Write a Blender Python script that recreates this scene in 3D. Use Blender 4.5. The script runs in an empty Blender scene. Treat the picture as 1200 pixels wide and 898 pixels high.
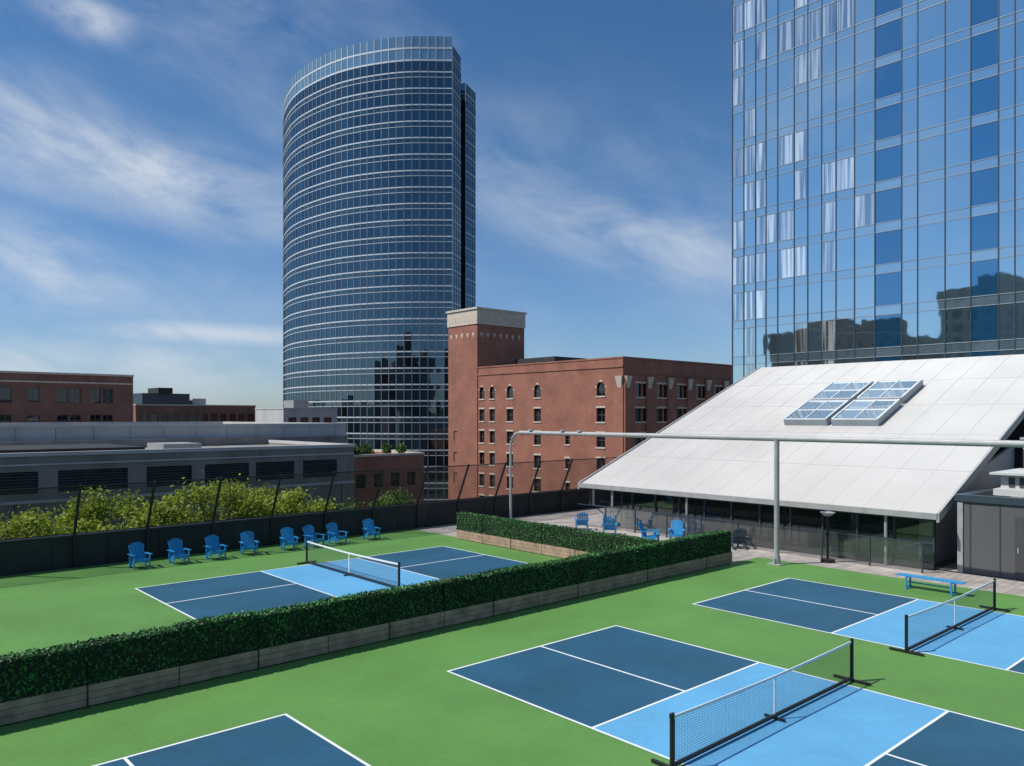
import bpy, math, random
import numpy as np
from mathutils import Vector, Matrix
random.seed(7)
rng=np.random.default_rng(5)
SC=bpy.context.scene
B0=(-1.55,18.54); CA=math.cos(math.radians(42)); SA=math.sin(math.radians(42))
def L2W(x,y,z=0): return (B0[0]+x*CA-y*SA, B0[1]+x*SA+y*CA, z)
def W2L(X,Y): 
    a=X-B0[0]; b=Y-B0[1]; return (a*CA+b*SA, -a*SA+b*CA)
# ---------------------------------------------------------------- materials
def nn(nt,t,**k):
    n=nt.nodes.new(t)
    for a,b in k.items(): setattr(n,a,b)
    return n
def mat(name,col,rough=.7,metal=0.,var=.15,scale=1.5,bump=0.,bscale=40,col2=None,rnd=0.,spec=.5,streak=False,fine=0.,trans=0.):
    m=bpy.data.materials.new(name); m.use_nodes=True; nt=m.node_tree; L=nt.links
    p=nt.nodes['Principled BSDF']; p.inputs['Roughness'].default_value=rough; p.inputs['Metallic'].default_value=metal
    p.inputs['Specular IOR Level'].default_value=spec
    tc=nn(nt,'ShaderNodeTexCoord'); mp=nn(nt,'ShaderNodeMapping'); L.new(tc.outputs['Object'],mp.inputs[0])
    if streak: mp.inputs['Scale'].default_value=(1,1,.12)
    no=nn(nt,'ShaderNodeTexNoise'); no.inputs['Scale'].default_value=scale; no.inputs['Detail'].default_value=4; no.inputs['Roughness'].default_value=.6
    L.new(mp.outputs[0],no.inputs['Vector'])
    mr=nn(nt,'ShaderNodeMapRange'); mr.inputs[1].default_value=.3; mr.inputs[2].default_value=.7; mr.inputs[3].default_value=0; mr.inputs[4].default_value=1
    L.new(no.outputs['Fac'],mr.inputs[0])
    mx=nn(nt,'ShaderNodeMix',data_type='RGBA'); 
    c2=col2 if col2 else tuple(c*(1-2*var) for c in col); c1=col if col2 else tuple(min(1,c*(1+var)) for c in col)
    mx.inputs[6].default_value=(*c1,1); mx.inputs[7].default_value=(*c2,1); L.new(mr.outputs[0],mx.inputs[0])
    out=mx.outputs[2]
    if fine:
        n3=nn(nt,'ShaderNodeTexNoise'); n3.inputs['Scale'].default_value=7; n3.inputs['Detail'].default_value=5; n3.inputs['Roughness'].default_value=.7; L.new(tc.outputs['Object'],n3.inputs['Vector'])
        m3=nn(nt,'ShaderNodeMapRange'); m3.inputs[1].default_value=.3; m3.inputs[2].default_value=.7; m3.inputs[3].default_value=1-fine; m3.inputs[4].default_value=1+fine; L.new(n3.outputs['Fac'],m3.inputs[0])
        h=nn(nt,'ShaderNodeHueSaturation'); L.new(m3.outputs[0],h.inputs['Value']); L.new(out,h.inputs['Color']); out=h.outputs[0]
    if rnd:
        at=nn(nt,'ShaderNodeAttribute',attribute_name='rnd')
        m2=nn(nt,'ShaderNodeMapRange'); m2.inputs[3].default_value=1-rnd; m2.inputs[4].default_value=1+rnd; L.new(at.outputs['Fac'],m2.inputs[0])
        h=nn(nt,'ShaderNodeHueSaturation'); L.new(m2.outputs[0],h.inputs['Value']); L.new(out,h.inputs['Color']); out=h.outputs[0]
    L.new(out,p.inputs['Base Color'])
    if bump:
        nb=nn(nt,'ShaderNodeTexNoise'); nb.inputs['Scale'].default_value=bscale; nb.inputs['Detail'].default_value=2; L.new(tc.outputs['Object'],nb.inputs['Vector'])
        b=nn(nt,'ShaderNodeBump'); b.inputs['Strength'].default_value=bump; b.inputs['Distance'].default_value=.02; L.new(nb.outputs['Fac'],b.inputs['Height']); L.new(b.outputs[0],p.inputs['Normal'])
    if trans:
        tl=nn(nt,'ShaderNodeBsdfTranslucent'); L.new(out,tl.inputs[0]); ms=nn(nt,'ShaderNodeMixShader'); ms.inputs[0].default_value=trans
        L.new(p.outputs[0],ms.inputs[1]); L.new(tl.outputs[0],ms.inputs[2]); L.new(ms.outputs[0],nt.nodes['Material Output'].inputs[0])
    return m
def brickmat(name,c1,c2,mortar,sx=1.,horizontal=False,bw=.22,bh=.075,ms=.008):
    m=mat(name,c1,.85); nt=m.node_tree; L=nt.links; p=nt.nodes['Principled BSDF']
    tc=nn(nt,'ShaderNodeTexCoord')
    mp=nn(nt,'ShaderNodeMapping'); mp.inputs['Rotation'].default_value=(0,0,-math.radians(42)); L.new(tc.outputs['Object'],mp.inputs[0]); s2=nn(nt,'ShaderNodeSeparateXYZ'); L.new(mp.outputs[0],s2.inputs[0])
    cb=nn(nt,'ShaderNodeCombineXYZ')
    if horizontal: L.new(s2.outputs[0],cb.inputs[0]); L.new(s2.outputs[1],cb.inputs[1])
    else:
        ad=nn(nt,'ShaderNodeMath',operation='ADD'); L.new(s2.outputs[0],ad.inputs[0]); L.new(s2.outputs[1],ad.inputs[1]); L.new(ad.outputs[0],cb.inputs[0]); L.new(s2.outputs[2],cb.inputs[1])
    br=nn(nt,'ShaderNodeTexBrick'); L.new(cb.outputs[0],br.inputs['Vector']); br.inputs['Scale'].default_value=1
    br.inputs['Brick Width'].default_value=bw; br.inputs['Row Height'].default_value=bh; br.inputs['Mortar Size'].default_value=ms
    br.inputs['Color1'].default_value=(*c1,1); br.inputs['Color2'].default_value=(*c2,1); br.inputs['Mortar'].default_value=(*mortar,1)
    no=nn(nt,'ShaderNodeTexNoise'); no.inputs['Scale'].default_value=.35; no.inputs['Detail'].default_value=7; no.inputs['Roughness'].default_value=.7; L.new(tc.outputs['Object'],no.inputs['Vector'])
    mr=nn(nt,'ShaderNodeMapRange'); mr.inputs[1].default_value=.3; mr.inputs[2].default_value=.7; mr.inputs[3].default_value=.72; mr.inputs[4].default_value=1.22; L.new(no.outputs['Fac'],mr.inputs[0])
    h=nn(nt,'ShaderNodeHueSaturation'); L.new(mr.outputs[0],h.inputs['Value']); L.new(br.outputs['Color'],h.inputs['Color']); L.new(h.outputs[0],p.inputs['Base Color'])
    return m
def glassmat(name,body,tint,fac,rough=.02,rnd=.3,wob=.0,frn=.6,folds=False):
    m=bpy.data.materials.new(name); m.use_nodes=True; nt=m.node_tree; L=nt.links; nt.nodes.clear()
    o=nn(nt,'ShaderNodeOutputMaterial'); mx=nn(nt,'ShaderNodeMixShader'); d=nn(nt,'ShaderNodeBsdfDiffuse'); g=nn(nt,'ShaderNodeBsdfGlossy')
    g.inputs['Roughness'].default_value=rough; g.inputs['Color'].default_value=(*tint,1)
    at=nn(nt,'ShaderNodeAttribute',attribute_name='rnd')
    m2=nn(nt,'ShaderNodeMapRange'); m2.inputs[3].default_value=1-rnd; m2.inputs[4].default_value=1+rnd; L.new(at.outputs['Fac'],m2.inputs[0])
    h=nn(nt,'ShaderNodeHueSaturation'); h.inputs['Color'].default_value=(*body,1); L.new(m2.outputs[0],h.inputs['Value']); L.new(h.outputs[0],d.inputs['Color'])
    if folds:
        tc=nn(nt,'ShaderNodeTexCoord'); mp=nn(nt,'ShaderNodeMapping'); mp.inputs['Rotation'].default_value=(0,0,-math.radians(42)); mp.inputs['Scale'].default_value=(0,1,.02); L.new(tc.outputs['Object'],mp.inputs[0])
        n5=nn(nt,'ShaderNodeTexNoise'); n5.inputs['Scale'].default_value=5; n5.inputs['Detail'].default_value=2; L.new(mp.outputs[0],n5.inputs['Vector'])
        m5=nn(nt,'ShaderNodeMapRange'); m5.inputs[1].default_value=.42; m5.inputs[2].default_value=.6; m5.inputs[3].default_value=.15; m5.inputs[4].default_value=1.3; L.new(n5.outputs['Fac'],m5.inputs[0])
        mm=nn(nt,'ShaderNodeMath',operation='MULTIPLY'); L.new(m5.outputs[0],mm.inputs[0]); L.new(m2.outputs[0],mm.inputs[1]); L.new(mm.outputs[0],h.inputs['Value'])
    lw=nn(nt,'ShaderNodeFresnel'); lw.inputs['IOR'].default_value=1.5
    a=nn(nt,'ShaderNodeMath',operation='MULTIPLY_ADD'); L.new(lw.outputs[0],a.inputs[0]); a.inputs[1].default_value=frn; a.inputs[2].default_value=fac; a.use_clamp=True
    if wob:
        tc=nn(nt,'ShaderNodeTexCoord'); nb=nn(nt,'ShaderNodeTexNoise'); nb.inputs['Scale'].default_value=.8; nb.inputs['Detail'].default_value=1; L.new(tc.outputs['Object'],nb.inputs['Vector'])
        b=nn(nt,'ShaderNodeBump'); b.inputs['Strength'].default_value=wob; b.inputs['Distance'].default_value=.03; L.new(nb.outputs['Fac'],b.inputs['Height']); L.new(b.outputs[0],g.inputs['Normal'])
    L.new(a.outputs[0],mx.inputs[0]); L.new(d.outputs[0],mx.inputs[1]); L.new(g.outputs[0],mx.inputs[2]); L.new(mx.outputs[0],o.inputs[0])
    return m
def clearglass(name,tint=(.8,.85,.85),refl=.12,body=(.1,.12,.12),bf=.15):
    m=bpy.data.materials.new(name); m.use_nodes=True; nt=m.node_tree; L=nt.links; nt.nodes.clear()
    o=nn(nt,'ShaderNodeOutputMaterial'); mx=nn(nt,'ShaderNodeMixShader'); t=nn(nt,'ShaderNodeBsdfTransparent'); g=nn(nt,'ShaderNodeBsdfGlossy'); g.inputs['Roughness'].default_value=.02
    t.inputs[0].default_value=(*tint,1); lw=nn(nt,'ShaderNodeFresnel'); a=nn(nt,'ShaderNodeMath',operation='ADD'); L.new(lw.outputs[0],a.inputs[0]); a.inputs[1].default_value=refl; a.use_clamp=True
    d=nn(nt,'ShaderNodeBsdfDiffuse'); d.inputs[0].default_value=(*body,1); m2=nn(nt,'ShaderNodeMixShader'); m2.inputs[0].default_value=bf
    L.new(t.outputs[0],m2.inputs[1]); L.new(d.outputs[0],m2.inputs[2])
    L.new(a.outputs[0],mx.inputs[0]); L.new(m2.outputs[0],mx.inputs[1]); L.new(g.outputs[0],mx.inputs[2]); L.new(mx.outputs[0],o.inputs[0])
    return m
M={}
M['green']=mat('court_green',(.10,.24,.055),.75,var=.085,scale=.28,fine=.08,spec=.3)
M['dblue']=mat('court_dark_blue',(.018,.088,.155),.75,var=.10,scale=.45,fine=.08,spec=.3)
M['lblue']=mat('court_light_blue',(.11,.35,.58),.75,var=.06,scale=.45,fine=.06,spec=.3)
M['line']=mat('line_paint',(.74,.77,.78),.7,var=.05)
M['paver']=brickmat('pavers',(.42,.37,.33),(.31,.275,.25),(.18,.165,.15),horizontal=True,bw=.6,bh=.3,ms=.012)
M['leafh']=mat('hedge_leaf',(.032,.14,.024),.55,var=.3,scale=1.2,rnd=.65,spec=.4)
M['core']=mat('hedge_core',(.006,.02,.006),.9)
M['timber']=mat('composite_timber',(.38,.26,.18),.8,var=.2,scale=3)
M['black']=mat('black_metal',(.012,.012,.013),.45,var=.1)
M['dark']=mat('dark_wall',(.026,.029,.03),.8,var=.2,scale=1)
M['grey']=mat('grey_metal',(.38,.38,.37),.45,.2,var=.08,scale=2)
M['white']=mat('white_tape',(.8,.8,.79),.7,var=.04)
M['netm']=mat('net_cord',(.05,.055,.06),.8,var=.05)
M['chair']=mat('blue_plastic',(.025,.27,.56),.45,var=.08,scale=6,spec=.4)
M['chair2']=mat('navy_plastic',(.012,.04,.07),.45,var=.08,scale=6)
M['roof']=mat('roof_membrane',(.52,.495,.465),.5,var=.06,scale=.22,fine=.04)
M['seam']=mat('roof_seam',(.45,.43,.41),.5,var=.06)
M['concrete']=mat('concrete',(.24,.225,.21),.9,var=.15,scale=.5,streak=True,bump=.2,bscale=20)
M['ltconc']=mat('light_panel',(.48,.475,.465),.75,var=.08,scale=.4,streak=True)
M['steelroof']=mat('gravel_roof',(.26,.25,.24),.95,var=.2,scale=.3,fine=.1)
M['brick']=brickmat('brick_red',(.33,.115,.07),(.25,.085,.053),(.26,.16,.12))
M['brickd']=brickmat('brick_brown',(.25,.105,.07),(.18,.08,.05),(.2,.14,.12))
M['stone']=mat('cream_stone',(.56,.48,.39),.85,var=.1)
M['win']=glassmat('window_glass',(.012,.015,.02),(.8,.85,.9),.05,rnd=.8,frn=.6)
M['winfr']=mat('window_frame',(.13,.12,.11),.6)
M['gt1']=glassmat('tower_glass_dark',(.005,.014,.022),(.5,.68,.80),.16,rnd=.8,wob=.12,frn=.9)
M['gt1s']=glassmat('tower_spandrel_glass',(.02,.04,.055),(.6,.74,.84),.12,rnd=.5,frn=.8)
M['gt1c']=glassmat('tower_crown_glass',(.12,.2,.25),(.7,.87,.97),.28,rnd=.2)
M['mul']=mat('aluminium_mullion',(.66,.69,.71),.4,.1,var=.05)
M['mulg']=mat('grey_mullion',(.28,.32,.35),.4,.3,var=.05)
M['muld']=mat('dark_mullion',(.05,.07,.09),.4,.3,var=.05)
M['gt2']=glassmat('hotel_glass',(.05,.095,.115),(.82,.95,1.),.62,rnd=.3,wob=.10)
M['gt2s']=glassmat('hotel_spandrel_glass',(.12,.18,.21),(.78,.92,1.),.52,rnd=.2,wob=.08)
M['gt2d']=glassmat('hotel_glass_blue',(.01,.06,.12),(.42,.66,.9),.38,rnd=.2,wob=.10)
M['gt2c']=glassmat('hotel_glass_curtain',(.44,.48,.48),(.78,.92,1.),.44,rnd=.35,wob=.10,folds=True)
M['clear']=clearglass('pavilion_glass',(.45,.5,.5),.05)
M['screen']=clearglass('glass_screen',(.75,.8,.8),.03,(.25,.27,.27),.12)
M['sky_g']=glassmat('skylight_glass',(.30,.38,.42),(.92,.97,1.),.45,rnd=.35,wob=.1)
M['asphalt']=mat('asphalt',(.05,.05,.052),.9,var=.15,scale=.4,fine=.1)
M['ground']=mat('city_ground',(.07,.085,.05),.95,var=.3,scale=.01)
M['hill']=mat('hill_trees',(.04,.07,.04),.95,var=.35,scale=.03)
M['leaf']=mat('tree_leaf',(.34,.42,.045),.55,var=.2,scale=.5,rnd=.45,spec=.3,trans=.35)
M['leafg']=mat('shrub_leaf',(.09,.17,.03),.6,var=.3,scale=.5,rnd=.5,spec=.3,trans=.25)
M['bark']=mat('bark',(.09,.07,.05),.9,var=.3,scale=5,bump=.5)
M['louv']=mat('louvre',(.07,.07,.072),.6,.2)
M['encl']=mat('enclosure_panel',(.095,.096,.10),.6,var=.08,scale=.6,streak=True)
M['hvac']=mat('hvac_white',(.55,.55,.53),.6,var=.08)
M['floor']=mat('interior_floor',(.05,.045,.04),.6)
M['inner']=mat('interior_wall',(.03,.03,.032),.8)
M['table']=mat('table_top',(.18,.14,.1),.5)
# ---------------------------------------------------------------- mesh builder
class MB:
    def __init__(s,xf=True): s.v=[];s.f=[];s.m=[];s.r=[];s.mats=[];s.xf=xf
    def mi(s,k):
        if k not in s.mats: s.mats.append(k)
        return s.mats.index(k)
    def poly(s,pts,k,r=None):
        n=len(s.v); s.v.extend([tuple(p) for p in pts]); s.f.append(tuple(range(n,n+len(pts)))); s.m.append(s.mi(k)); s.r.append(random.random() if r is None else r)
    def hexa(s,c,k):
        n=len(s.v); s.v.extend([tuple(p) for p in c]); i=s.mi(k); r=random.random()
        for q in ((0,3,2,1),(4,5,6,7),(0,1,5,4),(1,2,6,5),(2,3,7,6),(3,0,4,7)):
            s.f.append(tuple(n+a for a in q)); s.m.append(i); s.r.append(r)
    def box(s,x0,x1,y0,y1,z0,z1,k):
        s.hexa([(x0,y0,z0),(x1,y0,z0),(x1,y1,z0),(x0,y1,z0),(x0,y0,z1),(x1,y0,z1),(x1,y1,z1),(x0,y1,z1)],k)
    def beam(s,p0,p1,side,w,t,k):
        p0=Vector(p0);p1=Vector(p1);a=(p1-p0).normalized();sd=Vector(side);sd=(sd-a*sd.dot(a)).normalized();u=a.cross(sd)
        c=[]
        for p in (p0,p1):
            for (i,j) in ((-1,-1),(1,-1),(1,1),(-1,1)): c.append(p+sd*(i*w/2)+u*(j*t/2))
        s.hexa(c,k)
    def tube(s,pts,rad,k,n=10,cap=True):
        pts=[Vector(p) for p in pts]; rad=rad if isinstance(rad,(list,tuple)) else [rad]*len(pts)
        base=len(s.v); i=s.mi(k)
        for j,p in enumerate(pts):
            a=(pts[min(j+1,len(pts)-1)]-pts[max(j-1,0)]).normalized()
            h=Vector((0,0,1)) if abs(a.z)<.9 else Vector((1,0,0)); u=a.cross(h).normalized(); w=a.cross(u)
            for q in range(n):
                t=2*math.pi*q/n; s.v.append(tuple(p+(u*math.cos(t)+w*math.sin(t))*rad[j]))
        for j in range(len(pts)-1):
            for q in range(n):
                a=base+j*n+q;b=base+j*n+(q+1)%n; s.f.append((a,b,b+n,a+n)); s.m.append(i); s.r.append(.5)
        if cap:
            s.f.append(tuple(base+q for q in range(n))); s.m.append(i); s.r.append(.5)
            s.f.append(tuple(base+(len(pts)-1)*n+q for q in reversed(range(n)))); s.m.append(i); s.r.append(.5)
    def leaves(s,P,size,k,N=None):
        P=np.asarray(P); n=len(P); a=rng.normal(size=(n,3)); 
        if N is not None: a=a*.6+np.asarray(N)
        a/=np.linalg.norm(a,axis=1)[:,None]+1e-9
        b=rng.normal(size=(n,3)); b-=a*(a*b).sum(1)[:,None]; b/=np.linalg.norm(b,axis=1)[:,None]+1e-9; c=np.cross(a,b)
        sz=(size*rng.uniform(.6,1.3,n))[:,None]
        V=np.stack([P-b*sz,P+c*sz*.5,P+b*sz,P-c*sz*.5],1).reshape(-1,3)
        base=len(s.v); s.v.extend(map(tuple,V)); i=s.mi(k)
        for q in range(n): s.f.append((base+4*q,base+4*q+1,base+4*q+2,base+4*q+3))
        s.m.extend([i]*n); s.r.extend(rng.random(n).tolist())
    def wall(s,o,d,length,z0,z1,ops,k,depth=.3,glass='win',frame='winfr',sill=None,bars=True):
        nx,ny=d[1],-d[0]
        P=lambda t,z,e=0:(o[0]+d[0]*t-nx*e,o[1]+d[1]*t-ny*e,z)
        ss=sorted(set([0,length]+[q for w in ops for q in w[:2]])); zs=sorted(set([z0,z1]+[q for w in ops for q in w[2:4]]))
        for i in range(len(zs)-1):
            zc=(zs[i]+zs[i+1])/2; run=None
            for j in range(len(ss)-1):
                sc=(ss[j]+ss[j+1])/2; hole=any(w[0]<sc<w[1] and w[2]<zc<w[3] for w in ops)
                if not hole and run is None: run=ss[j]
                if (hole or j==len(ss)-2) and run is not None:
                    e=ss[j] if hole else ss[j+1]; s.poly([P(run,zs[i]),P(e,zs[i]),P(e,zs[i+1]),P(run,zs[i+1])],k); run=None
        for w in ops:
            a,b,c,e=w[:4]; arch=len(w)>4 and w[4]==1; D=depth
            for q in ((P(a,c),P(a,c,D),P(a,e,D),P(a,e)),(P(b,c,D),P(b,c),P(b,e),P(b,e,D)),(P(a,c,D),P(a,c),P(b,c),P(b,c,D)),(P(a,e),P(a,e,D),P(b,e,D),P(b,e))): s.poly(q,k)
            s.poly([P(a,c,D),P(b,c,D),P(b,e,D),P(a,e,D)],glass)
            if arch:
                r=(b-a)/2; m=(a+b)/2; zc=e-r; N=6
                for sg in (-1,1):
                    for q in range(N):
                        t0=math.pi/2*q/N; t1=math.pi/2*(q+1)/N
                        s.poly([P(m+sg*r*math.cos(t0),zc+r*math.sin(t0),-.003),P(m+sg*r*math.cos(t1),zc+r*math.sin(t1),-.003),P(m+sg*r*math.cos(t1),e,-.003),P(m+sg*r*math.cos(t0),e,-.003)],k)
                        if sill:
                            R2=r+.3; s.poly([P(m+sg*r*math.cos(t0),zc+r*math.sin(t0),-.03),P(m+sg*r*math.cos(t1),zc+r*math.sin(t1),-.03),P(m+sg*R2*math.cos(t1),zc+R2*math.sin(t1),-.03),P(m+sg*R2*math.cos(t0),zc+R2*math.sin(t0),-.03)],sill if q in(0,5) else k)
            if bars:
                m=(a+b)/2; f=.06; F=D-.05
                def bar(a0,a1,c0,c1): s.poly([P(a0,c0,F),P(a1,c0,F),P(a1,c1,F),P(a0,c1,F)],frame)
                bar(a,a+f,c,e);bar(b-f,b,c,e);bar(a+f,b-f,c,c+f);bar(a+f,b-f,e-f,e);bar(m-f/2,m+f/2,c+f,e-f);bar(a+f,b-f,(c+e)/2-f/2,(c+e)/2+f/2)
            if sill:
                s.beam(P((a+b)/2-(b-a)/2-.1,c-.1,-.03),P((a+b)/2+(b-a)/2+.1,c-.1,-.03),(0,0,1),.2,.16,sill)
                if not arch: s.beam(P(a-.1,e+.14,-.02),P(b+.1,e+.14,-.02),(0,0,1),.26,.1,sill)
    def block(s,x0,x1,y0,y1,z0,z1,k,ops={},roof='steelroof',par=.0,cap=None,**kw):
        s.wall((x0,y0),(1,0),x1-x0,z0,z1,ops.get('S',[]),k,**kw); s.wall((x0,y1),(0,-1),y1-y0,z0,z1,ops.get('W',[]),k,**kw)
        s.wall((x1,y0),(0,1),y1-y0,z0,z1,ops.get('E',[]),k,**kw); s.wall((x1,y1),(-1,0),x1-x0,z0,z1,ops.get('N',[]),k,**kw)
        s.poly([(x0,y0,z1-par),(x1,y0,z1-par),(x1,y1,z1-par),(x0,y1,z1-par)],roof)
        if par or cap:
            c=cap or k; t=.35; o=.08; h=.25
            s.box(x0-o,x1+o,y0-o,y0+t,z1,z1+h,c); s.box(x0-o,x1+o,y1-t,y1+o,z1,z1+h,c); s.box(x0-o,x0+t,y0+t,y1-t,z1,z1+h,c); s.box(x1-t,x1+o,y0+t,y1-t,z1,z1+h,c)
            if par:
                s.poly([(x0+t,y0+t,z1-par),(x1-t,y0+t,z1-par),(x1-t,y0+t,z1),(x0+t,y0+t,z1)],k); s.poly([(x0+t,y1-t,z1-par),(x1-t,y1-t,z1-par),(x1-t,y1-t,z1),(x0+t,y1-t,z1)],k)
                s.poly([(x0+t,y0+t,z1-par),(x0+t,y1-t,z1-par),(x0+t,y1-t,z1),(x0+t,y0+t,z1)],k); s.poly([(x1-t,y0+t,z1-par),(x1-t,y1-t,z1-par),(x1-t,y1-t,z1),(x1-t,y0+t,z1)],k)
    def build(s,name,smooth=False,data_only=False):
        me=bpy.data.meshes.new(name)
        V=[L2W(*p) for p in s.v] if s.xf else s.v
        me.from_pydata(V,[],s.f); me.polygons.foreach_set('material_index',s.m)
        for k in s.mats: me.materials.append(M[k])
        at=me.attributes.new('rnd','FLOAT','FACE'); at.data.foreach_set('value',s.r)
        if smooth: me.polygons.foreach_set('use_smooth',[True]*len(s.f))
        me.update()
        if data_only: return me
        o=bpy.data.objects.new(name,me); SC.collection.objects.link(o); return o
def inst(name,me,x,y,z,rot,sc=1):
    o=bpy.data.objects.new(name,me); SC.collection.objects.link(o); o.location=L2W(x,y,z); o.rotation_euler=(0,0,math.radians(42)+rot); o.scale=(sc,)*3; return o
# ---------------------------------------------------------------- ground / deck
GZ=-15
b=MB(False); R=4000
b.poly([(-R,-R,GZ),(R,-R,GZ),(R,R,GZ),(-R,R,GZ)],'ground'); b.build('ground')
b=MB(); b.poly([(-200,24,GZ+.01),(300,24,GZ+.01),(300,38,GZ+.01),(-200,38,GZ+.01)],'asphalt')
for yy in (30.9,31.2): b.poly([(-200,yy,GZ+.014),(300,yy,GZ+.014),(300,yy+.12,GZ+.014),(-200,yy+.12,GZ+.014)],'line')
b.build('street')
b=MB(); b.box(-200,300,20.4,24,GZ,GZ+.14,'concrete'); b.box(-200,300,38,44.8,GZ,GZ+.14,'concrete'); b.build('sidewalk')
b=MB(); b.box(-34,50.4,-34,20.3,GZ,-.03,'concrete'); b.build('podium_building')
b=MB(); b.poly([(-34,-34,0),(19,-34,0),(19,3.1,0),(-34,3.1,0)],'green'); b.poly([(-34,3.1,0),(12.9,3.1,0),(12.9,20,0),(-34,20,0)],'green'); b.build('court_surface_ground')
b=MB(); b.poly([(12.9,3.1,0),(19,3.1,0),(19,20,0),(12.9,20,0)],'paver'); b.poly([(19,-34,0),(50,-34,0),(50,20,0),(19,20,0)],'paver'); b.build('paved_patio')
def court(x0,y0,along_x,Ln=13.41,Wd=6.10):
    b=MB(); K=2.13; h=Ln/2; t=.058
    def P(l,w): return (x0+l,y0+w) if along_x else (x0+w,y0-l)
    def rect(l0,l1,w0,w1,z,k):
        p=[P(l0,w0),P(l1,w0),P(l1,w1),P(l0,w1)]
        if not along_x: p=p[::-1]
        b.poly([(q[0],q[1],z) for q in p],k,.5)
    rect(0,h-K,0,Wd,.004,'dblue'); rect(h+K,Ln,0,Wd,.004,'dblue'); rect(h-K,h+K,0,Wd,.004,'lblue')
    z=.008
    rect(0,Ln,0,t,z,'line'); rect(0,Ln,Wd-t,Wd,z,'line')
    for l in (0,h-K-t/2,h+K-t/2,Ln-t): rect(l,l+t,t,Wd-t,z,'line')
    rect(t,h-K-t/2,Wd/2-t/2,Wd/2+t/2,z,'line'); rect(h+K+t/2,Ln-t,Wd/2-t/2,Wd/2+t/2,z,'line')
    b.build('pickleball_court')
court(0,0,False); court(9.85,.05,False); court(-10.1,.05,False); court(-2.65,8.3,True)
def net(cx,cy,along_x,name='pickleball_net'):
    b=MB(False); Wn=6.7; h=Wn/2
    zt=lambda t:.864+.05*abs(t/h)**1.5
    for s in (-1,1):
        b.tube([(s*h,0,0),(s*h,0,.95)],.04,'black',12); b.beam((s*h,-.42,.03),(s*h,.42,.03),(1,0,0),.06,.05,'black')
        b.beam((s*h*.985,-.002,.06),(s*h*.985,-.002,.9),(1,0,0),.06,.012,'black')
        b.box(s*h-.05,s*h+.05,-.02,.02,.88,.96,'black')
    b.tube([(-h,0,.07),(h,0,.07)],.04,'black',8)
    b.beam((0,-.22,.03),(0,.22,.03),(1,0,0),.05,.04,'black')
    b.box(-.025,.025,-.008,.008,.08,.86,'white')
    N=24
    for i in range(N):
        t0=-h+Wn*i/N;t1=-h+Wn*(i+1)/N
        z0=zt(t0);z1=zt(t1)
        b.hexa([(t0,-.009,z0-.055),(t1,-.009,z1-.055),(t1,.009,z1-.055),(t0,.009,z0-.055),(t0,-.009,z0),(t1,-.009,z1),(t1,.009,z1),(t0,.009,z0)],'white')
    n=int(Wn/.045)
    for i in range(n):
        t=-h+.04+(Wn-.08)*i/(n-1); b.poly([(t-.0032,0,.08),(t+.0032,0,.08),(t+.0032,0,zt(t)-.05),(t-.0032,0,zt(t)-.05)],'netm')
    for j in range(18):
        z=.09+.045*j; b.poly([(-h+.03,.002,z-.0032),(h-.03,.002,z-.0032),(h-.03,.002,z+.0032),(-h+.03,.002,z+.0032)],'netm')
    me=b.build(name,data_only=True)
    inst(name,me,cx,cy,.0085,math.pi/2 if along_x else 0)
net(3.05,-6.7,False); net(12.9,-6.65,False); net(-7.05,-6.65,False); net(4.05,11.35,True)
# ---------------------------------------------------------------- hedges
def hedge(x0,x1,y0,y1,along_x,step=1.85,name='hedge_planter'):
    b=MB(); H0=.46; H1=1.28
    a0,a1=(x0,x1) if along_x else (y0,y1); n=max(1,round((a1-a0)/step)); st=(a1-a0)/n
    for i in range(n):
        s0=a0+i*st+.012; s1=a0+(i+1)*st-.012
        g=random.uniform(-.03,.03); hz=H1+random.uniform(-.03,.03)
        bx=(s0,s1,y0+.04+g,y1-.04+g) if along_x else (x0+.04+g,x1-.04+g,s0,s1)
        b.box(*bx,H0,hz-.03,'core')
        X0,X1,Y0,Y1=bx
        def pts(nn_,fix,val,u,v):
            P=np.zeros((nn_,3)); ax=[0,1,2]; ax.remove(fix); P[:,fix]=val; P[:,ax[0]]=rng.uniform(*u,nn_); P[:,ax[1]]=rng.uniform(*v,nn_); return P
        dens=620
        for fix,val,nr,u,v in ((1,Y0,(0,-1,0),(X0,X1),(H0,hz)),(1,Y1,(0,1,0),(X0,X1),(H0,hz)),(0,X0,(-1,0,0),(Y0,Y1),(H0,hz)),(0,X1,(1,0,0),(Y0,Y1),(H0,hz)),(2,hz,(0,0,1),(X0,X1),(Y0,Y1))):
            k=int((u[1]-u[0])*(v[1]-v[0])*dens); P=pts(k,fix,val,u,v); P+=np.array(nr)*rng.uniform(-.035,.035,(k,1))
            b.leaves(P,.042,'leafh',np.array(nr))
        for j in range(3):
            z0=.03+j*.145; 
            tb=(s0,s1,y0,y1) if along_x else (x0,x1,s0,s1)
            b.box(*tb,z0,z0+.135,'timber')
        if i%2==0:
            if along_x: b.box(s0-.035,s0-.002,y0-.012,y1+.012,.01,H0,'black')
            else: b.box(x0-.012,x1+.012,s0-.035,s0-.002,.01,H0,'black')
    b.build(name)
hedge(-17.9,17.0,3.1,3.62,True,1.85); hedge(12.55,13.05,3.75,15.7,False,1.85)
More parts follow.
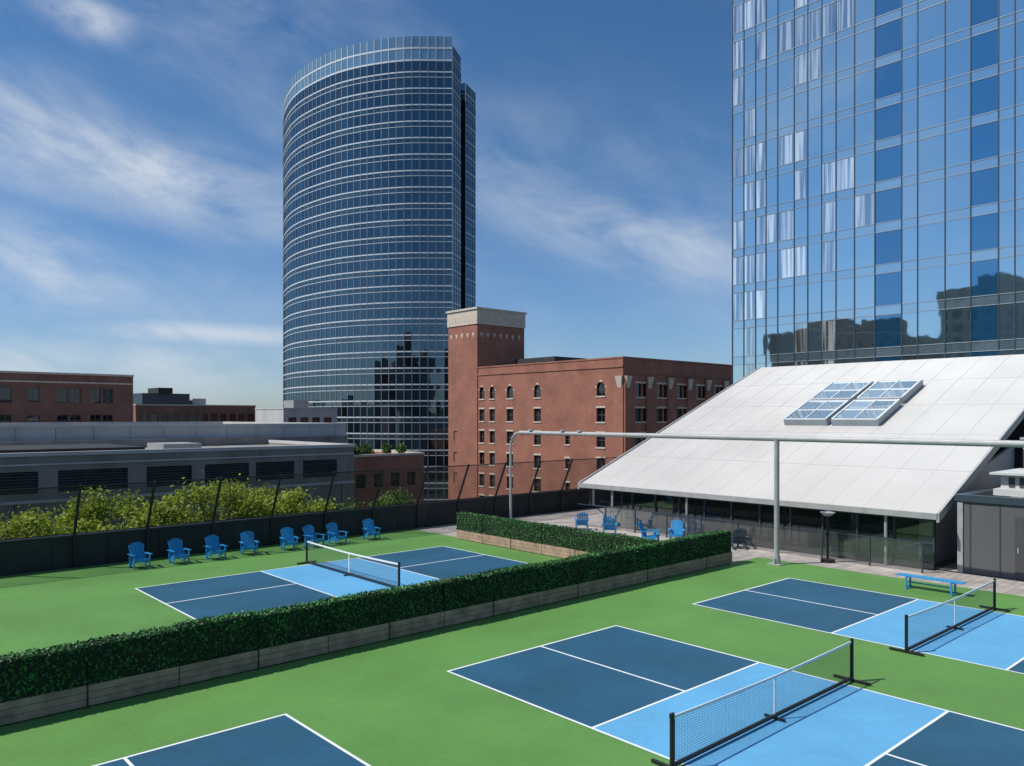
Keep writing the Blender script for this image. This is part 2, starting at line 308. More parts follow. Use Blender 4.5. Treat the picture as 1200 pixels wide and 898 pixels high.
# ---------------------------------------------------------------- parapet + fence
b=MB(); b.box(-34,30,20.0,20.3,-.02,1.22,'dark'); b.box(-34,30,19.96,20.36,1.22,1.3,'black')
for i in range(32): b.box(-34+i*2,-33.95+i*2,19.975,19.999,0,1.22,'black')
b.build('parapet_wall')
b=MB(); x0,x1=-33.5,29.5; za,zb=1.3,3.3; ya,yb=20.05,19.0
n=int((x1-x0)/.08); Ht=zb-za
for i in range(-26,n+1):
    for sg in (-1,1):
        xa=x0+i*.08; 
        if sg<0: xa+=Ht
        xb=xa+sg*Ht
        if min(xa,xb)<x0 or max(xa,xb)>x1: continue
        w=.007
        b.poly([(xa-w,ya,za),(xa+w,ya,za),(xb+w,yb,zb),(xb-w,yb,zb)],'black')
xx=x0
while xx<x1+.1:
    b.tube([(xx,ya-.08,.1),(xx,ya-.08,za),(xx,yb,zb+.05)],.058,'black',8); xx+=2.75
b.tube([(x0,yb,zb),(x1,yb,zb)],.03,'black',6); b.tube([(x0,ya,za+.05),(x1,ya,za+.05)],.02,'black',6)
b.build('chain_link_fence')
# ---------------------------------------------------------------- chairs
def chair_mesh(k,nm):
    b=MB(False)
    for i in range(7):
        f=(i-3)/3; b.beam((f*.21,.24,.26),(f*.27,.54,.98-.10*f*f),(1,0,0),.066,.02,k)
    for i in range(7):
        y=-.34+i*.092; z=.385-i*.02; b.box(-.27,.27,y-.038,y+.038,z-.01,z+.012,k)
    for s in (-1,1):
        b.beam((s*.335,-.40,.56),(s*.325,.38,.54),(1,0,0),.12,.024,k)
        b.beam((s*.30,-.30,0),(s*.30,-.30,.545),(1,0,0),.03,.10,k)
        b.beam((s*.275,-.37,.345),(s*.275,.56,.05),(1,0,0),.025,.12,k)
        b.beam((s*.30,.28,.0),(s*.30,.33,.53),(1,0,0),.03,.08,k)
    b.box(-.29,.29,-.385,-.36,.27,.385,k); b.beam((-.31,.37,.50),(.31,.37,.50),(0,0,1),.06,.03,k); b.beam((-.27,.285,.31),(.27,.285,.31),(0,0,1),.07,.03,k); b.beam((-.28,.50,.82),(.28,.50,.82),(0,0,1),.05,.02,k)
    return b.build(nm,data_only=True)
cm=chair_mesh('chair','adirondack_chair'); cm2=chair_mesh('chair2','adirondack_chair_navy')
for i,x in enumerate((-1.3,.2,1.7,3.2,5.05,6.3,7.5,9.4)): inst('adirondack_chair',cm,x,18.3+random.uniform(-.12,.12),0,random.uniform(-.22,.22)-.05,.97)
for X,Y,r in ((3.7,41.8,2.4),(4.95,40.0,2.2),(6.6,37.6,.4),(7.9,37.9,-1.0)):
    x,y=W2L(X,Y); inst('adirondack_chair',cm,x,y,0,r)
for X,Y,r in ((7.3,41.3,-.6),(8.9,40.8,.4),(10.0,38.6,1.8),(10.3,35.9,2.3)):
    x,y=W2L(X,Y); inst('adirondack_chair',cm2,x,y,0,r)
# bench
b=MB(); 
for i in range(3): b.box(17.28+i*.14,17.40+i*.14,-5.4,-3.25,.43,.46,'chair')
for y in (-3.6,-5.05):
    b.beam((17.3,y,0),(17.3,y,.43),(1,0,0),.05,.05,'chair'); b.beam((17.66,y,0),(17.66,y,.43),(1,0,0),.05,.05,'chair'); b.box(17.28,17.68,y-.025,y+.025,.38,.43,'chair'); b.box(17.26,17.7,y-.03,y+.03,0,.03,'chair')
b.box(17.46,17.5,-5.0,-3.6,.2,.24,'chair')
b.build('bench')
# lighting beam
b=MB(); zt=5.1
pts=[(18.1,17.9,0.0),(18.1,17.9,4.3)]
for i in range(1,9):
    t=math.pi/2*i/8; pts.append((18.1,17.9-.8*(1-math.cos(t)),4.3+.8*math.sin(t)))
b.tube(pts,.075,'grey',12); b.tube([(18.1,17.1,zt),(18.1,-30,zt)],.115,'grey',14)
for y in (1.75,-14,-29): 
    b.tube([(18.1,y,0),(18.1,y,zt)],.105,'grey',14); b.box(17.82,18.38,y-.28,y+.28,.0,.04,'grey'); b.box(17.9,18.2,y-.02,y+.02,.04,.25,'grey'); b.tube([(18.1,y,.04),(18.1,y,.35)],.14,'grey',12)
for y in (16.2,13.8,12.6): b.box(17.95,18.2,y-.12,y+.12,5.22,5.3,'grey'); b.tube([(18.1,y,5.1),(18.1,y,5.24)],.03,'grey',6)
b.build('light_pole_gantry')
# ---------------------------------------------------------------- pavilion
b=MB(); xe,xr,ze,zr=21.0,39.9,2.25,9.5; y0,y1=-3.3,15.3; sl=(zr-ze)/(xr-xe)
zf=lambda x:ze+(x-xe)*sl
b.hexa([(xe,y0,ze-.12),(xr,y0,zr-.14),(xr,y1,zr-.14),(xe,y1,ze-.12),(xe,y0,ze),(xr,y0,zr),(xr,y1,zr),(xe,y1,ze)],'roof')
b.hexa([(xr,y0,zr-.14),(50.3,y0,zr-1.5),(50.3,y1,zr-1.5),(xr,y1,zr-.14),(xr,y0,zr),(50.3,y0,zr-1.2),(50.3,y1,zr-1.2),(xr,y1,zr)],'roof')
for i in range(1,13):
    y=y0+(y1-y0)*i/13; b.beam((xe+.02,y,ze+.003),(xr,y,zr+.003),(0,1,0),.03,.014,'seam')
for i in range(1,5):
    x=xe+(xr-xe)*i/5; b.beam((x,y0+.02,zf(x)+.002),(x,y1-.02,zf(x)+.002),(1,0,sl),.05,.008,'seam')
b.box(xe-.12,xe-.002,y0-.05,y1+.05,ze-.2,ze+.03,'grey')
for yy in (y0-.1,y1+.002): b.hexa([(xe-.12,yy,ze-.3),(xr,yy,zr-.32),(xr,yy+.098,zr-.32),(xe-.12,yy+.098,ze-.3),(xe-.12,yy,ze+.05),(xr,yy,zr+.05),(xr,yy+.098,zr+.05),(xe-.12,yy+.098,ze+.05)],'grey')
b.box(21.45,21.6,y0+.3,y1-.3,0,.28,'dark'); b.box(21.4,21.62,y0+.3,y1-.3,ze-.32,ze-.13,'muld')
nm=12; dy=(y1-y0-.6)/nm
for i in range(nm+1):
    y=y0+.3+i*dy; b.box(21.44,21.58,y-.035,y+.035,.28,ze-.32,'muld')
b.poly([(21.52,y0+.3,.28),(21.52,y1-.3,.28),(21.52,y1-.3,ze-.32),(21.52,y0+.3,ze-.32)],'clear')
b.box(21.46,21.56,y0+.3,y1-.3,1.0,1.05,'muld')
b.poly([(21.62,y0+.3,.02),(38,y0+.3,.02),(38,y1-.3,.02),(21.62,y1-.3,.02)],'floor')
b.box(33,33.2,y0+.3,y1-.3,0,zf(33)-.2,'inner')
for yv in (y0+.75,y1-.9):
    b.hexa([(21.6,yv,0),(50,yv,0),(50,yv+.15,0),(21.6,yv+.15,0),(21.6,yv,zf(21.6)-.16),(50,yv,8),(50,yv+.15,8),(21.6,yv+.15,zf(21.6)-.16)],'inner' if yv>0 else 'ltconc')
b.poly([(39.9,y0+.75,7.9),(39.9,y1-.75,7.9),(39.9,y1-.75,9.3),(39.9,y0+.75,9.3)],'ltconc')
for i in range(4):
    y=y0+2+i*4.8
    b.tube([(21.15,y,0),(21.15,y,ze-.12)],.06,'grey',10)
for i in range(7):
    for j in range(2):
        y=y0+1.6+i*2.5; x=23.2+j*2.8; b.box(x-.45,x+.45,y-.45,y+.45,.72,.76,'table'); b.tube([(x,y,.02),(x,y,.72)],.04,'black',6)
        for s in (-1,1): b.box(x+s*.75-.22,x+s*.75+.22,y-.22,y+.22,.4,.46,'chair2'); b.box(x+s*.95-.03,x+s*.95+.03,y-.22,y+.22,.46,.9,'chair2'); b.tube([(x+s*.75,y,.02),(x+s*.75,y,.4)],.03,'black',6)
# skylight units: four flat glazed curbs
def T(x,y,h): 
    n=Vector((-sl,0,1)).normalized(); return (x+n.x*h,y,zf(x)+n.z*h)
for i in range(2):
    for j in range(2):
        xa=29.45+i*3.0; xb=xa+2.78; ya=2.5+j*2.72; yb=ya+2.46; hz=.34
        b.hexa([T(xa,ya,0),T(xb,ya,0),T(xb,yb,0),T(xa,yb,0),T(xa,ya,hz),T(xb,ya,hz),T(xb,yb,hz),T(xa,yb,hz)],'mulg')
        xm=(xa+xb)/2; ym=(ya+yb)/2; e=.1
        for (a0,a1) in ((xa+e,xm),(xm,xb-e)):
            for (c0,c1) in ((ya+e,ym),(ym,yb-e)):
                d=[random.uniform(.015,.03) for _ in range(4)]
                b.poly([T(a0,c0,hz+.02),T(a1,c0,hz+.02+d[0]*.5),T(a1,c1,hz+.02+d[0]*.5),T(a0,c1,hz+.02)],'sky_g')
        for p,q in (((xm,ya+e),(xm,yb-e)),((xa+e,ym),(xb-e,ym))): b.beam(T(*p,hz+.035),T(*q,hz+.035),(0,0,1),.05,.05,'mul')
        cs=[T(xa+e/2,ya+e/2,hz+.03),T(xb-e/2,ya+e/2,hz+.03),T(xb-e/2,yb-e/2,hz+.03),T(xa+e/2,yb-e/2,hz+.03)]
        for q in range(4): b.beam(cs[q],cs[(q+1)%4],(0,0,1),.08,.09,'mul')
b.build('pavilion_building')
b=MB()
for i in range(9):
    ya=-2.9+i*2.0; b.poly([(20.6,ya+.05,.12),(20.6,ya+1.95,.12),(20.6,ya+1.95,1.15),(20.6,ya+.05,1.15)],'screen'); b.box(20.57,20.63,ya-.03,ya+.03,0,1.18,'muld')
b.box(20.58,20.62,-2.9,15.1,1.155,1.19,'muld')
b.build('glass_screen_railing')
b=MB(); b.tube([(20.1,.6,0),(20.1,.6,.15)],.28,'black',16); b.tube([(20.1,.6,.1),(20.1,.6,1.95)],.05,'black',8); b.tube([(20.1,.6,1.0),(20.1,.6,1.15),(20.1,.6,1.2)],[.06,.1,.05],'black',10); b.tube([(20.1,.6,1.9),(20.1,.6,2.05),(20.1,.6,2.12)],[.12,.3,.05],'grey',16); b.build('patio_heater')
# equipment enclosure
b=MB(); b.block(21.75,34,-20,-3.75,0,2.75,'encl',roof='steelroof',par=.12,cap='muld')
for i in range(16):
    y=-4.2-i*1.0; b.box(21.735,21.749,y-.02,y+.02,0,2.72,'muld')
for y in (-5.7,-6.75): b.box(21.70,21.734,y-.98,y,.05,2.3,'louv'); b.box(21.68,21.70,y-.12,y-.08,1.0,1.2,'grey')
b.box(21.70,21.745,-3.95,-3.76,0,2.7,'grey')
b.build('equipment_enclosure')
b=MB(); b.box(23,26.5,-8.2,-4.6,2.95,3.2,'hvac'); b.box(23.2,26.3,-8,-4.8,3.2,3.75,'hvac'); b.box(22.9,26.6,-8.3,-4.5,3.75,3.83,'hvac')
for i in range(8): b.box(23.17,23.2,-7.8+i*.36,-7.6+i*.36,3.28,3.65,'louv')
for q in ((23.1,-4.8),(26.3,-4.8),(23.1,-8.1),(26.3,-8.1)): b.box(q[0],q[0]+.15,q[1],q[1]+.15,2.62,2.95,'grey')
b.box(27.5,31,-10,-4.4,2.64,5.0,'hvac'); b.box(27.4,31.1,-10.1,-4.3,5.0,5.1,'grey')
for i in range(9): b.box(27.46,27.5,-9.6+i*.6,-9.2+i*.6,3.3,4.6,'louv')
b.tube([(26.9,-6,2.64),(26.9,-6,4.3),(27.5,-6,4.4)],.16,'grey',10)
b.build('rooftop_hvac_unit')
# ---------------------------------------------------------------- curtain wall
def curtain(b,pts,z0,fh,nf,vis,spn,sph,mulv,mulh,mw=.08,mhh=.1,kfun=None,tilt=.004,offs=.06,heavy=0):
    for i in range(len(pts)-1):
        p=Vector(pts[i]);q=Vector(pts[i+1]);d=(q-p).normalized();n=Vector((d.y,-d.x))
        for f in range(nf):
            za=z0+f*fh; zb=za+sph; zc=za+fh
            for (a,c,k) in ((za,zb,spn),(zb,zc,vis)):
                kk=kfun(i,f,k) if kfun else k
                e=[random.uniform(-tilt,tilt) for _ in range(3)]
                e=[e[0]+e[1],e[0]-e[1],e[2]-e[1],e[2]+e[1]]
                b.poly([(p.x+n.x*e[0],p.y+n.y*e[0],a),(q.x+n.x*e[1],q.y+n.y*e[1],a),(q.x+n.x*e[2],q.y+n.y*e[2],c),(p.x+n.x*e[3],p.y+n.y*e[3],c)],kk)
            for z,h_ in ((za,mhh*(1 if not heavy else .6)),(zb,mhh*(1 if not heavy else heavy))):
                o=n*offs*.6; b.beam((p.x+o.x,p.y+o.y,z),(q.x+o.x,q.y+o.y,z),(0,0,1),h_,offs*1.2,mulh)
        o=n*offs*.8
        b.beam((p.x+o.x,p.y+o.y,z0),(p.x+o.x,p.y+o.y,z0+nf*fh),(d.x,d.y,0),mw,offs*1.6,mulv)
def catmull(P,n=12):
    P=[np.array(p,float) for p in P]; P=[2*P[0]-P[1]]+P+[2*P[-1]-P[-2]]; out=[]
    for i in range(1,len(P)-2):
        for j in range(n):
            t=j/n; out.append(.5*((2*P[i])+(-P[i-1]+P[i+1])*t+(2*P[i-1]-5*P[i]+4*P[i+1]-P[i+2])*t*t+(-P[i-1]+3*P[i]-3*P[i+1]+P[i+2])*t**3))
    out.append(P[-2]); return out
def resample(P,st):
    P=np.array(P); d=np.r_[0,np.cumsum(np.linalg.norm(np.diff(P,axis=0),axis=1))]; n=max(1,round(d[-1]/st)); s=np.linspace(0,d[-1],n+1)
    return [(float(np.interp(t,d,P[:,0])),float(np.interp(t,d,P[:,1]))) for t in s]
arc=resample(catmull([(-66.5,262),(-68.5,245),(-65.8,227),(-60,212.5),(-52.5,202),(-41,192.5),(-27,187.3),(-14.2,187.0)]),1.9)
b=MB(False); FH=3.9; NF=27; Z0=-15
curtain(b,arc,Z0,FH,NF,'gt1','gt1s',1.25,'mulg','mul',.13,.22,heavy=1.35)
ZT=Z0+FH*NF
curtain(b,arc,ZT,2.9,2,'gt1c','gt1c',.2,'mul','mul',.14,.2)
curtain(b,resample([(-14.2,187),(-12.6,193.8)],1.9),Z0,FH,NF+1,'gt1','gt1s',1.25,'mulg','mul',.13,.2,heavy=1.3)
curtain(b,resample([(-12.6,193.8),(-16.5,195.2),(-15.2,200.8),(-11.8,199.2)],2),Z0,FH,NF,'gt1','gt1',1.25,'muld','muld',.1,.1)
curtain(b,resample([(-11.8,199.2),(-9.6,205.5)],1.8),Z0,FH,NF,'gt1','gt1s',1.25,'mulg','mul',.13,.2,heavy=1.3)
curtain(b,resample([(-9.6,205.5),(-13,240),(-22,262),(-45,270),(-66.5,262)],3.8),Z0,FH,NF,'gt1','gt1s',1.25,'muld','mul',.07,.13)
loop=arc+[(-12.6,193.8),(-16.5,195.2),(-15.2,200.8),(-11.8,199.2),(-9.6,205.5),(-13,240),(-22,262),(-45,270)]
b.poly([(p[0],p[1],ZT-.01) for p in loop],'steelroof'); b.box(-50,-25,210,240,ZT,ZT+3.5,'ltconc')
b.build('glass_office_tower')
# hotel tower
b=MB(); X=50.6; ytop=24.4
pat=[(1.15,'c'),(1.15,'c'),(1.0,'c'),(1.1,'g'),(1.5,'g'),(1.2,'c'),(1.2,'g'),(1.2,'c'),(1.5,'g'),(1.6,'g'),(2.0,'d'),(1.15,'g'),(1.9,'g'),(1.7,'g'),(1.75,'d'),(1.0,'g'),(1.6,'g'),(1.6,'g')]
y=ytop; pts=[(X,y)]; kd=[]
while y>-14:
    for w,k in pat:
        y-=w; pts.append((X,y)); kd.append(k)
def kf(i,f,k):
    t=kd[i] if i<len(kd) else 'g'
    if t=='d': return 'gt2d' if k=='v' else 'gt2s'
    if k=='s': return 'gt2s'
    if t=='c' and random.random()<.7: return 'gt2c'
    if t=='g' and i<10 and random.random()<.12: return 'gt2c'
    return 'gt2'
curtain(b,pts,-15,3.2,26,'v','s',.7,'muld','mulg',.07,.05,kfun=kf,tilt=.0025,offs=.035)
zt2=-15+3.2*26; yb=pts[-1][1]
b.wall((72,yb),(0,1),ytop-yb,-15,zt2,[],'gt2'); b.wall((X,yb),(1,0),21.4,-15,zt2,[],'gt2'); b.poly([(X,yb,zt2),(72,yb,zt2),(72,ytop,zt2),(X,ytop,zt2)],'steelroof')
ptsn=[(72-i*1.7833,ytop) for i in range(13)]
curtain(b,ptsn,-15,3.2,26,'gt2','gt2',.75,'muld','mul',.055,.05,tilt=.0025,offs=.035)
b.build('glass_hotel_tower')
# ---------------------------------------------------------------- brick building
b=MB(); x0=77.7; y0=59.8
W=[]
for t,w in ((4.3,1.7),(18.0,1.6),(24.7,1.6),(29.3,1.35),(32.1,1.35)):
    for r,zc in enumerate((10.1,6.2,2.4,-1.4,-5.2,-9.0)):
        s=41.4-t; W.append((s-w/2,s+w/2,zc-1.05,zc+1.05,1 if r==0 else 0))
for t in (11.2,37.6):
    for r,zc in enumerate((6.2,2.4,-1.4,-5.2)):
        if (t<20 and r in(0,)): continue
        s=41.4-t; W.append((s-.5,s+.5,zc-.8,zc+.8))
S=[]
for i in range(8):
    s=3.0+i*5.1
    for r,zc in enumerate((9.9,6.2,2.4,-1.4,-5.2)):
        S.append((s-.1,s+1.35,zc-1,zc+1)); S.append((s+1.65,s+3.1,zc-1,zc+1))
b.block(x0,120,y0,y0+41.4,-15,14.5,'brick',{'W':W,'S':S},par=.6,cap='brick',sill='stone')
b.box(x0-.12,x0-.001,y0,y0+33.2,13.2,13.45,'brick'); b.box(x0-.12,120,y0-.12,y0-.001,12.3,12.5,'brick')
for i in range(9):
    s=x0+.15+i*5.1; b.box(s,s+1.3,y0-.3,y0-.001,-15,12.2,'brick')
    b.hexa([(s+.3,y0-.32,10.2),(s+1.0,y0-.32,10.2),(s+1.0,y0-.301,10.2),(s+.3,y0-.301,10.2),(s,y0-.6,11.9),(s+1.3,y0-.6,11.9),(s+1.3,y0-.301,11.9),(s,y0-.301,11.9)],'stone')
b.hexa([(x0-.05,y0+.3,10.2),(x0-.001,y0+.3,10.2),(x0-.001,y0+1.0,10.2),(x0-.05,y0+1.0,10.2),(x0-.35,y0,11.9),(x0-.001,y0,11.9),(x0-.001,y0+1.3,11.9),(x0-.35,y0+1.3,11.9)],'stone')
tx1=x0+11.2; ty0=y0+33.2; ty1=y0+41.6
b.block(x0-.15,tx1,ty0,ty1,-15,22.4,'brick',{'W':[(1.6,2.7,zc-.9,zc+.9) for zc in (2.4,-1.4,-5.2)]},par=0)
b.box(x0-.3,tx1+.15,ty0-.15,ty1+.15,22.4,25.0,'stone'); b.box(x0-.5,tx1+.35,ty0-.35,ty1+.35,25.0,25.35,'stone')
def tri(px,py,dx,dy,z,w=1.1,h=1.3):
    nx,ny=dy,-dx
    b.poly([(px+nx*.01,py+ny*.01,z),(px+dx*w+nx*.01,py+dy*w+ny*.01,z),(px+dx*w/2+nx*.01,py+dy*w/2+ny*.01,z-h)],'stone')
for i in range(5): tri(x0-.15,ty1-.5-i*1.6,0,-1,20.9,.7,.9)
for i in range(7): tri(x0+.5+i*1.5,ty0,1,0,20.9,.7,.9)
for i in range(10): b.box(x0-.33,x0-.301,ty0+.1+i*.85,ty0+.5+i*.85,22.9,24.0,'stone')
for i in range(13): b.box(x0+.1+i*.85,x0+.5+i*.85,ty0-.18,ty0-.151,22.9,24.0,'stone')
b.box(x0+6,x0+14,y0+20,y0+30,13.9,16.2,'dark')
b.build('brick_building')
# ---------------------------------------------------------------- convention hall
b=MB()
lv=[]
def xat(px,yl):
    a=(px-600)/924.; Y=(yl+SA*1.55+CA*18.54)/(CA-a*SA); return W2L(a*Y,Y)[0]
for p0,p1 in ((-260,-190),(-160,-80),(-20,45),(68,150),(172,225),(240,292),(300,345),(355,395)):
    lv.append((xat(p0,45)+110,xat(p1,45)+110,.9,2.35))
b.block(-110,24.2,45,62,-15,3.35,'concrete',{'S':lv},glass='muld',bars=False,par=.2,cap='ltconc')
for l in lv:
    for j in range(7): 
        z=1.0+j*.2; b.hexa([(l[0]-110,45.05,z),(l[1]-110,45.05,z),(l[1]-110,45.22,z+.12),(l[0]-110,45.22,z+.12),(l[0]-110,45.05,z+.03),(l[1]-110,45.05,z+.03),(l[1]-110,45.22,z+.15),(l[0]-110,45.22,z+.15)],'louv')
b.box(-110,24.2,44.9,44.999,.25,.45,'ltconc'); b.box(-110,24.2,44.93,44.999,2.75,2.85,'ltconc')
for i in range(34): b.box(-109+i*4,-108.96+i*4,44.97,44.998,-15,.25,'dark')
b.block(-110,33.4,62.1,96,-15,5.0,'ltconc',{},par=.2,cap='ltconc')
for i in range(48): b.box(-109+i*3,-108.97+i*3,62.07,62.098,3.3,5,'concrete')
b.box(-20,8,48,58,3.15,3.7,'dark'); b.box(10,13,50,54,3.15,3.8,'grey'); b.box(-40,-34,50,56,3.15,4.2,'grey')
b.box(-50,33,61.2,62.05,3.2,3.9,'concrete')
b.build('convention_hall')
b=MB(); O=[]
for i in range(24):
    s=1.2+i*3.9
    if s+3>87: break
    for zc in (8.7,5.2,1.7):
        if i%5==4: O.append((s+.6,s+1.9,zc-.9,zc+.9))
        else: O.append((s,s+1.25,zc-1,zc+1)); O.append((s+1.5,s+2.75,zc-1,zc+1))
b.block(-66,22.4,100,130,-15,11.4,'brickd',{'S':O,'E':[(2+i*4,4+i*4,zc-1,zc+1) for i in range(6) for zc in (8.7,5.2)]},par=.4,cap='stone')
b.box(-66,22.4,99.9,99.999,10.3,10.5,'stone'); b.build('brick_office_block')
b=MB(); b.block(40.5,66.5,160,185,-15,8.3,'brickd',{'S':[(1+i*2.1,2.4+i*2.1,4.6,6.6) for i in range(12)]},par=.4,cap='stone')
b.box(43,53,164,172,7.9,11.0,'muld'); b.box(46,49,163,170,11,12.2,'dark'); b.box(54,57,165,170,7.9,10.0,'ltconc'); b.build('brick_warehouse')
b=MB(); b.block(54,65,120,132,-15,7.3,'ltconc',{'S':[(1+i*2.4,2.6+i*2.4,4,5.8) for i in range(4)]},par=.3); b.box(57,60,122,126,7,9,'grey'); b.build('concrete_annex_building')
b=MB(); b.block(34.2,44.5,63,74,-15,1.4,'brick',{'S':[(1+i*2.3,2.2+i*2.3,-2.2,-.6) for i in range(4)]},par=.3,cap='stone'); b.build('low_brick_building')
b=MB()
for x,y in ((36,64.5),(37.3,64.3),(40.5,65),(42.3,64.6)):
    P=rng.normal(size=(350,3)); P/=np.linalg.norm(P,axis=1)[:,None]; P=P*rng.uniform(.5,1,(350,1))*np.array([.65,.65,.7])+np.array([x,y,2.1]); b.leaves(P,.16,'leafg'); b.tube([(x,y,1.1),(x,y,2)],.05,'bark',6); b.box(x-.4,x+.4,y-.4,y+.4,1.1,1.5,'dark')
b.build('rooftop_planter_shrubs')
# buildings across the street seen in reflections (behind / left of the camera)
def city(xc,yc,w,d,h,k,n,roofbox=0):
    O={}
    for f,l in (('E',d),('N',w),('S',w),('W',d)):
        O[f]=[(s,s+1.6,z,z+2) for s in np.arange(1.5,l-2,3.4) for z in np.arange(-12,h-2,3.8)]
    b=MB(); b.block(xc,xc+w,yc,yc+d,-15,h,k,O,par=.3,cap='stone' if k!='concrete' else None,bars=False)
    if roofbox: b.box(xc+w*.4,xc+w*.8,yc+d*.2,yc+d*.6,h-.3,h+roofbox,k)
    b.build(n)
city(-150,-44,28,30,36,'concrete','office_building',6); city(-160,-8,26,24,50,'brickd','brick_apartment_building',5); city(-150,20,30,26,33,'brick','brick_apartment_building',9); city(-165,50,34,22,42,'concrete','office_building',4); city(-150,76,34,26,30,'brickd','office_building',5); city(-140,-85,30,32,42,'concrete','office_building',5); city(-190,108,40,30,36,'brickd','brick_apartment_building',4)
# ---------------------------------------------------------------- trees
def tree(x,y,top,R,seed,k='leaf',name='street_tree',z0=GZ+.14,nleaf=17000,ls=.115):
    random.seed(seed); b=MB(); H=top-z0; cz=top-3.6; hz=3.6; cb=cz-hz*.7
    b.tube([(x,y,z0),(x+.1,y,z0+H*.25),(x-.05,y+.1,cb),(x,y,cz+hz*.3)],[.26,.2,.15,.07],'bark',9)
    C=[]; NC=72
    for i in range(NC):
        th=random.uniform(0,2*math.pi); cp=random.uniform(-.55,1); ph=math.acos(cp); r=random.uniform(.74,1.08)
        sp=math.sin(ph)**.7
        c=np.array([x+R*r*sp*math.cos(th),y+R*r*sp*math.sin(th),cz+hz*.93*r*math.cos(ph)-.1]); C.append(c)
        if i<16: s=(x,y,cb+random.uniform(-.3,hz)); b.tube([s,((s[0]+c[0])/2,(s[1]+c[1])/2,(s[2]+c[2])/2+.2),tuple(c)],[.07,.045,.015],'bark',5)
    per=nleaf//NC; P=[]
    for c in C:
        q=rng.normal(size=(per,3))*np.array([.40,.40,.26])*random.uniform(.7,1.2)+c; P.append(q)
    b.leaves(np.concatenate(P),ls,k,np.array([-.35,0,.5])); b.build(name)
for i,(x,y,t,R) in enumerate(((-11.5,27,1.5,2.9),(-7,27.5,1.4,2.7),(-3.2,27,1.6,2.5),(.8,28,2.3,2.6),(5.3,28,2.6,2.8),(9.8,28.3,2.0,2.5))): tree(x,y,t,R,i+3)
tree(13.8,29,.7,1.9,30,'leafg'); tree(18.5,30,1.2,1.8,31,'leafg')
# distant hills
b=MB(False)
for ring,(Rr,h) in enumerate(((700,10),(1500,34))):
    prev=None
    for i in range(181):
        a=math.radians(i*2-180); zz=GZ+h+ (6 if ring==0 else 16)*(math.sin(a*9+ring)*.5+math.sin(a*23)*.3+random.uniform(-.12,.12)) +8
        cur=((Rr*math.sin(a),Rr*math.cos(a)),zz)
        if prev:
            (p,zp),(c,zc)=prev,cur; f=1.5
            b.poly([(p[0],p[1],GZ-1),(c[0],c[1],GZ-1),(c[0]*1.06,c[1]*1.06,zc),(p[0]*1.06,p[1]*1.06,zp)],'hill'); b.poly([(p[0]*1.06,p[1]*1.06,zp),(c[0]*1.06,c[1]*1.06,zc),(c[0]*f,c[1]*f,GZ-1),(p[0]*f,p[1]*f,GZ-1)],'hill')
        prev=cur
b.build('distant_hills')
# ---------------------------------------------------------------- light
el=math.radians(50); Sx,Sy=-.966,-.197; l=math.hypot(Sx,Sy); S=Vector((Sx/l*math.cos(el),Sy/l*math.cos(el),math.sin(el)))
sd=bpy.data.lights.new('sun','SUN'); sd.energy=4.9; sd.angle=math.radians(.53); sd.color=(1,.96,.9)
so=bpy.data.objects.new('sun',sd); SC.collection.objects.link(so); so.rotation_euler=S.to_track_quat('Z','Y').to_euler(); so.location=(-60,-10,90)
w=bpy.data.worlds.new('World'); SC.world=w; w.use_nodes=True; nt=w.node_tree; L=nt.links; bg=nt.nodes['Background']; bg.inputs[1].default_value=.095
sk=nn(nt,'ShaderNodeTexSky',sky_type='NISHITA'); sk.sun_disc=False; sk.sun_elevation=el; sk.sun_rotation=math.atan2(Sx,Sy); sk.altitude=200; sk.air_density=1.; sk.dust_density=.3; sk.ozone_density=1.6
def mth(op,a,b_=None,c=None,cl=False):
    n=nn(nt,'ShaderNodeMath',operation=op); n.use_clamp=cl
    for i,q in enumerate((a,b_,c)):
        if q is None: continue
        if isinstance(q,(int,float)): n.inputs[i].default_value=q
        else: L.new(q,n.inputs[i])
    return n.outputs[0]
tc=nn(nt,'ShaderNodeTexCoord'); sp=nn(nt,'ShaderNodeSeparateXYZ'); L.new(tc.outputs['Generated'],sp.inputs[0])
az=mth('ARCTAN2',sp.outputs[0],sp.outputs[1]); ele=mth('ARCSINE',sp.outputs[2])
def noise(sx,sy,sh,scale,det=7,dist=.5,rough=.6,off=0):
    cb=nn(nt,'ShaderNodeCombineXYZ'); L.new(mth('MULTIPLY',az,sx),cb.inputs[0]); L.new(mth('MULTIPLY',mth('MULTIPLY_ADD',az,sh,ele),sy),cb.inputs[1]); cb.inputs[2].default_value=off
    n=nn(nt,'ShaderNodeTexNoise'); n.inputs['Scale'].default_value=scale; n.inputs['Detail'].default_value=det; n.inputs['Distortion'].default_value=dist; n.inputs['Roughness'].default_value=rough; L.new(cb.outputs[0],n.inputs['Vector']); return n.outputs['Fac']
wisp=noise(3.2,7.0,.24,1.8,7,.4,.60); big=noise(1.6,3,.2,1.5,3,.3,.5,3.)
def blob(px,v,sa,se,sh,st):
    a=math.atan((px-600)/924); e=math.atan((488-v)/924*math.cos(a))
    da=mth('ADD',az,-a); de=mth('ADD',mth('MULTIPLY_ADD',da,sh,ele),-e)
    q=mth('ADD',mth('POWER',mth('MULTIPLY',mth('ABSOLUTE',da),1/sa),2.),mth('POWER',mth('MULTIPLY',mth('ABSOLUTE',de),1/se),2.))
    return mth('MULTIPLY',mth('EXPONENT',mth('MULTIPLY',q,-1)),st)
mask=blob(150,190,.28,.042,.22,1.3)
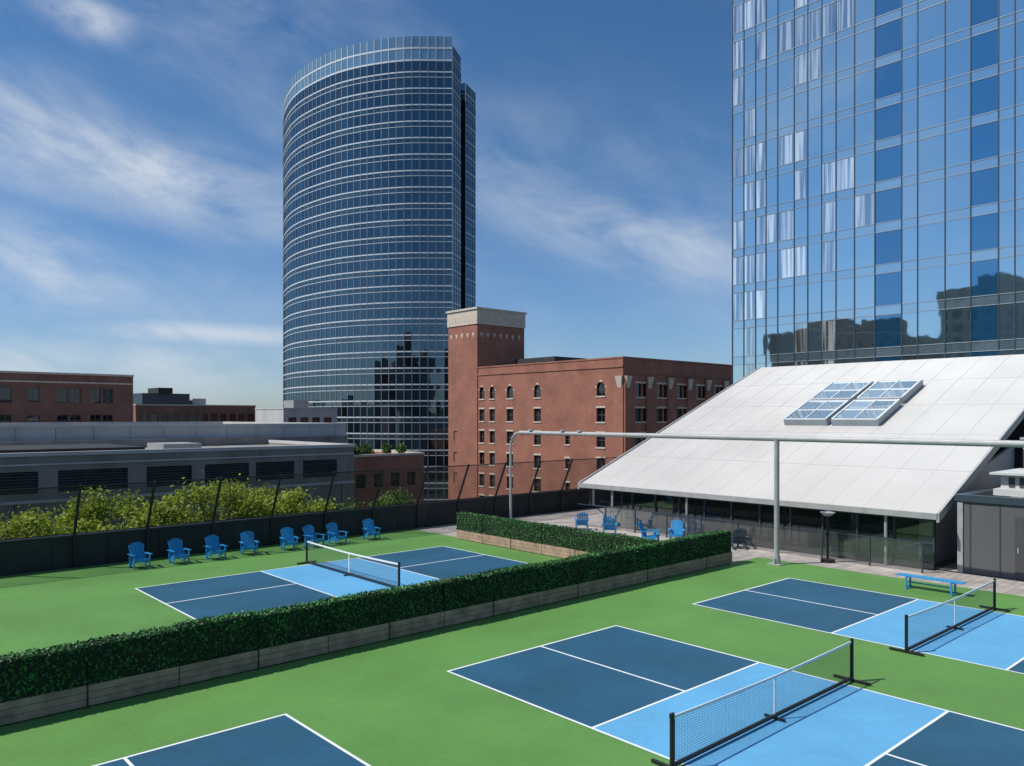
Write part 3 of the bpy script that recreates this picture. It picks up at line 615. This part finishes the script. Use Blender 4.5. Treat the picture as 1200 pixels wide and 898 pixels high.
for q in ((60,165,.2,.055,.2,1.1),(720,270,.22,.045,.28,.85),(800,300,.16,.045,.2,.75),(100,18,.045,.020,.1,1.6),(250,392,.16,.014,.0,1.1),(20,310,.12,.05,.1,1.1),(90,430,.3,.035,0,.9),(640,170,.25,.07,.2,.25)):
    mask=mth('MAXIMUM',mask,blob(*q))
w1=nn(nt,'ShaderNodeMapRange'); w1.inputs[1].default_value=.36; w1.inputs[2].default_value=.68; L.new(wisp,w1.inputs[0])
b1=nn(nt,'ShaderNodeMapRange'); b1.inputs[1].default_value=.42; b1.inputs[2].default_value=.75; L.new(big,b1.inputs[0])
gen=mth('MULTIPLY',mth('MULTIPLY',w1.outputs[0],b1.outputs[0]),.5)
cl=mth('MAXIMUM',mth('MULTIPLY',mask,mth('MULTIPLY_ADD',w1.outputs[0],.9,.15)),gen,None,True)
cl=mth('MULTIPLY',cl,.8)
te=nn(nt,'ShaderNodeMapRange'); te.inputs[1].default_value=0.; te.inputs[2].default_value=.32; L.new(sp.outputs[2],te.inputs[0])
tt=nn(nt,'ShaderNodeMix',data_type='RGBA'); L.new(te.outputs[0],tt.inputs[0]); tt.inputs[6].default_value=(.66,.80,1.08,1); tt.inputs[7].default_value=(.50,.83,1.10,1)
tn=nn(nt,'ShaderNodeMix',data_type='RGBA',blend_type='MULTIPLY'); tn.inputs[0].default_value=1; L.new(sk.outputs[0],tn.inputs[6]); L.new(tt.outputs[2],tn.inputs[7])
mx=nn(nt,'ShaderNodeMix',data_type='RGBA'); L.new(cl,mx.inputs[0]); L.new(tn.outputs[2],mx.inputs[6]); mx.inputs[7].default_value=(7.0,7.6,8.4,1); L.new(mx.outputs[2],bg.inputs[0])
# ---------------------------------------------------------------- camera
cd=bpy.data.cameras.new('camera'); cam=bpy.data.objects.new('camera',cd); SC.collection.objects.link(cam); cam.location=(0,0,6); cam.rotation_euler=(math.pi/2,0,0)
cd.sensor_width=36; cd.lens=36*924/1200; cd.shift_y=39/1200; cd.clip_end=9000; SC.camera=cam
SC.view_settings.view_transform='Standard'; SC.view_settings.look='None'; SC.view_settings.exposure=0
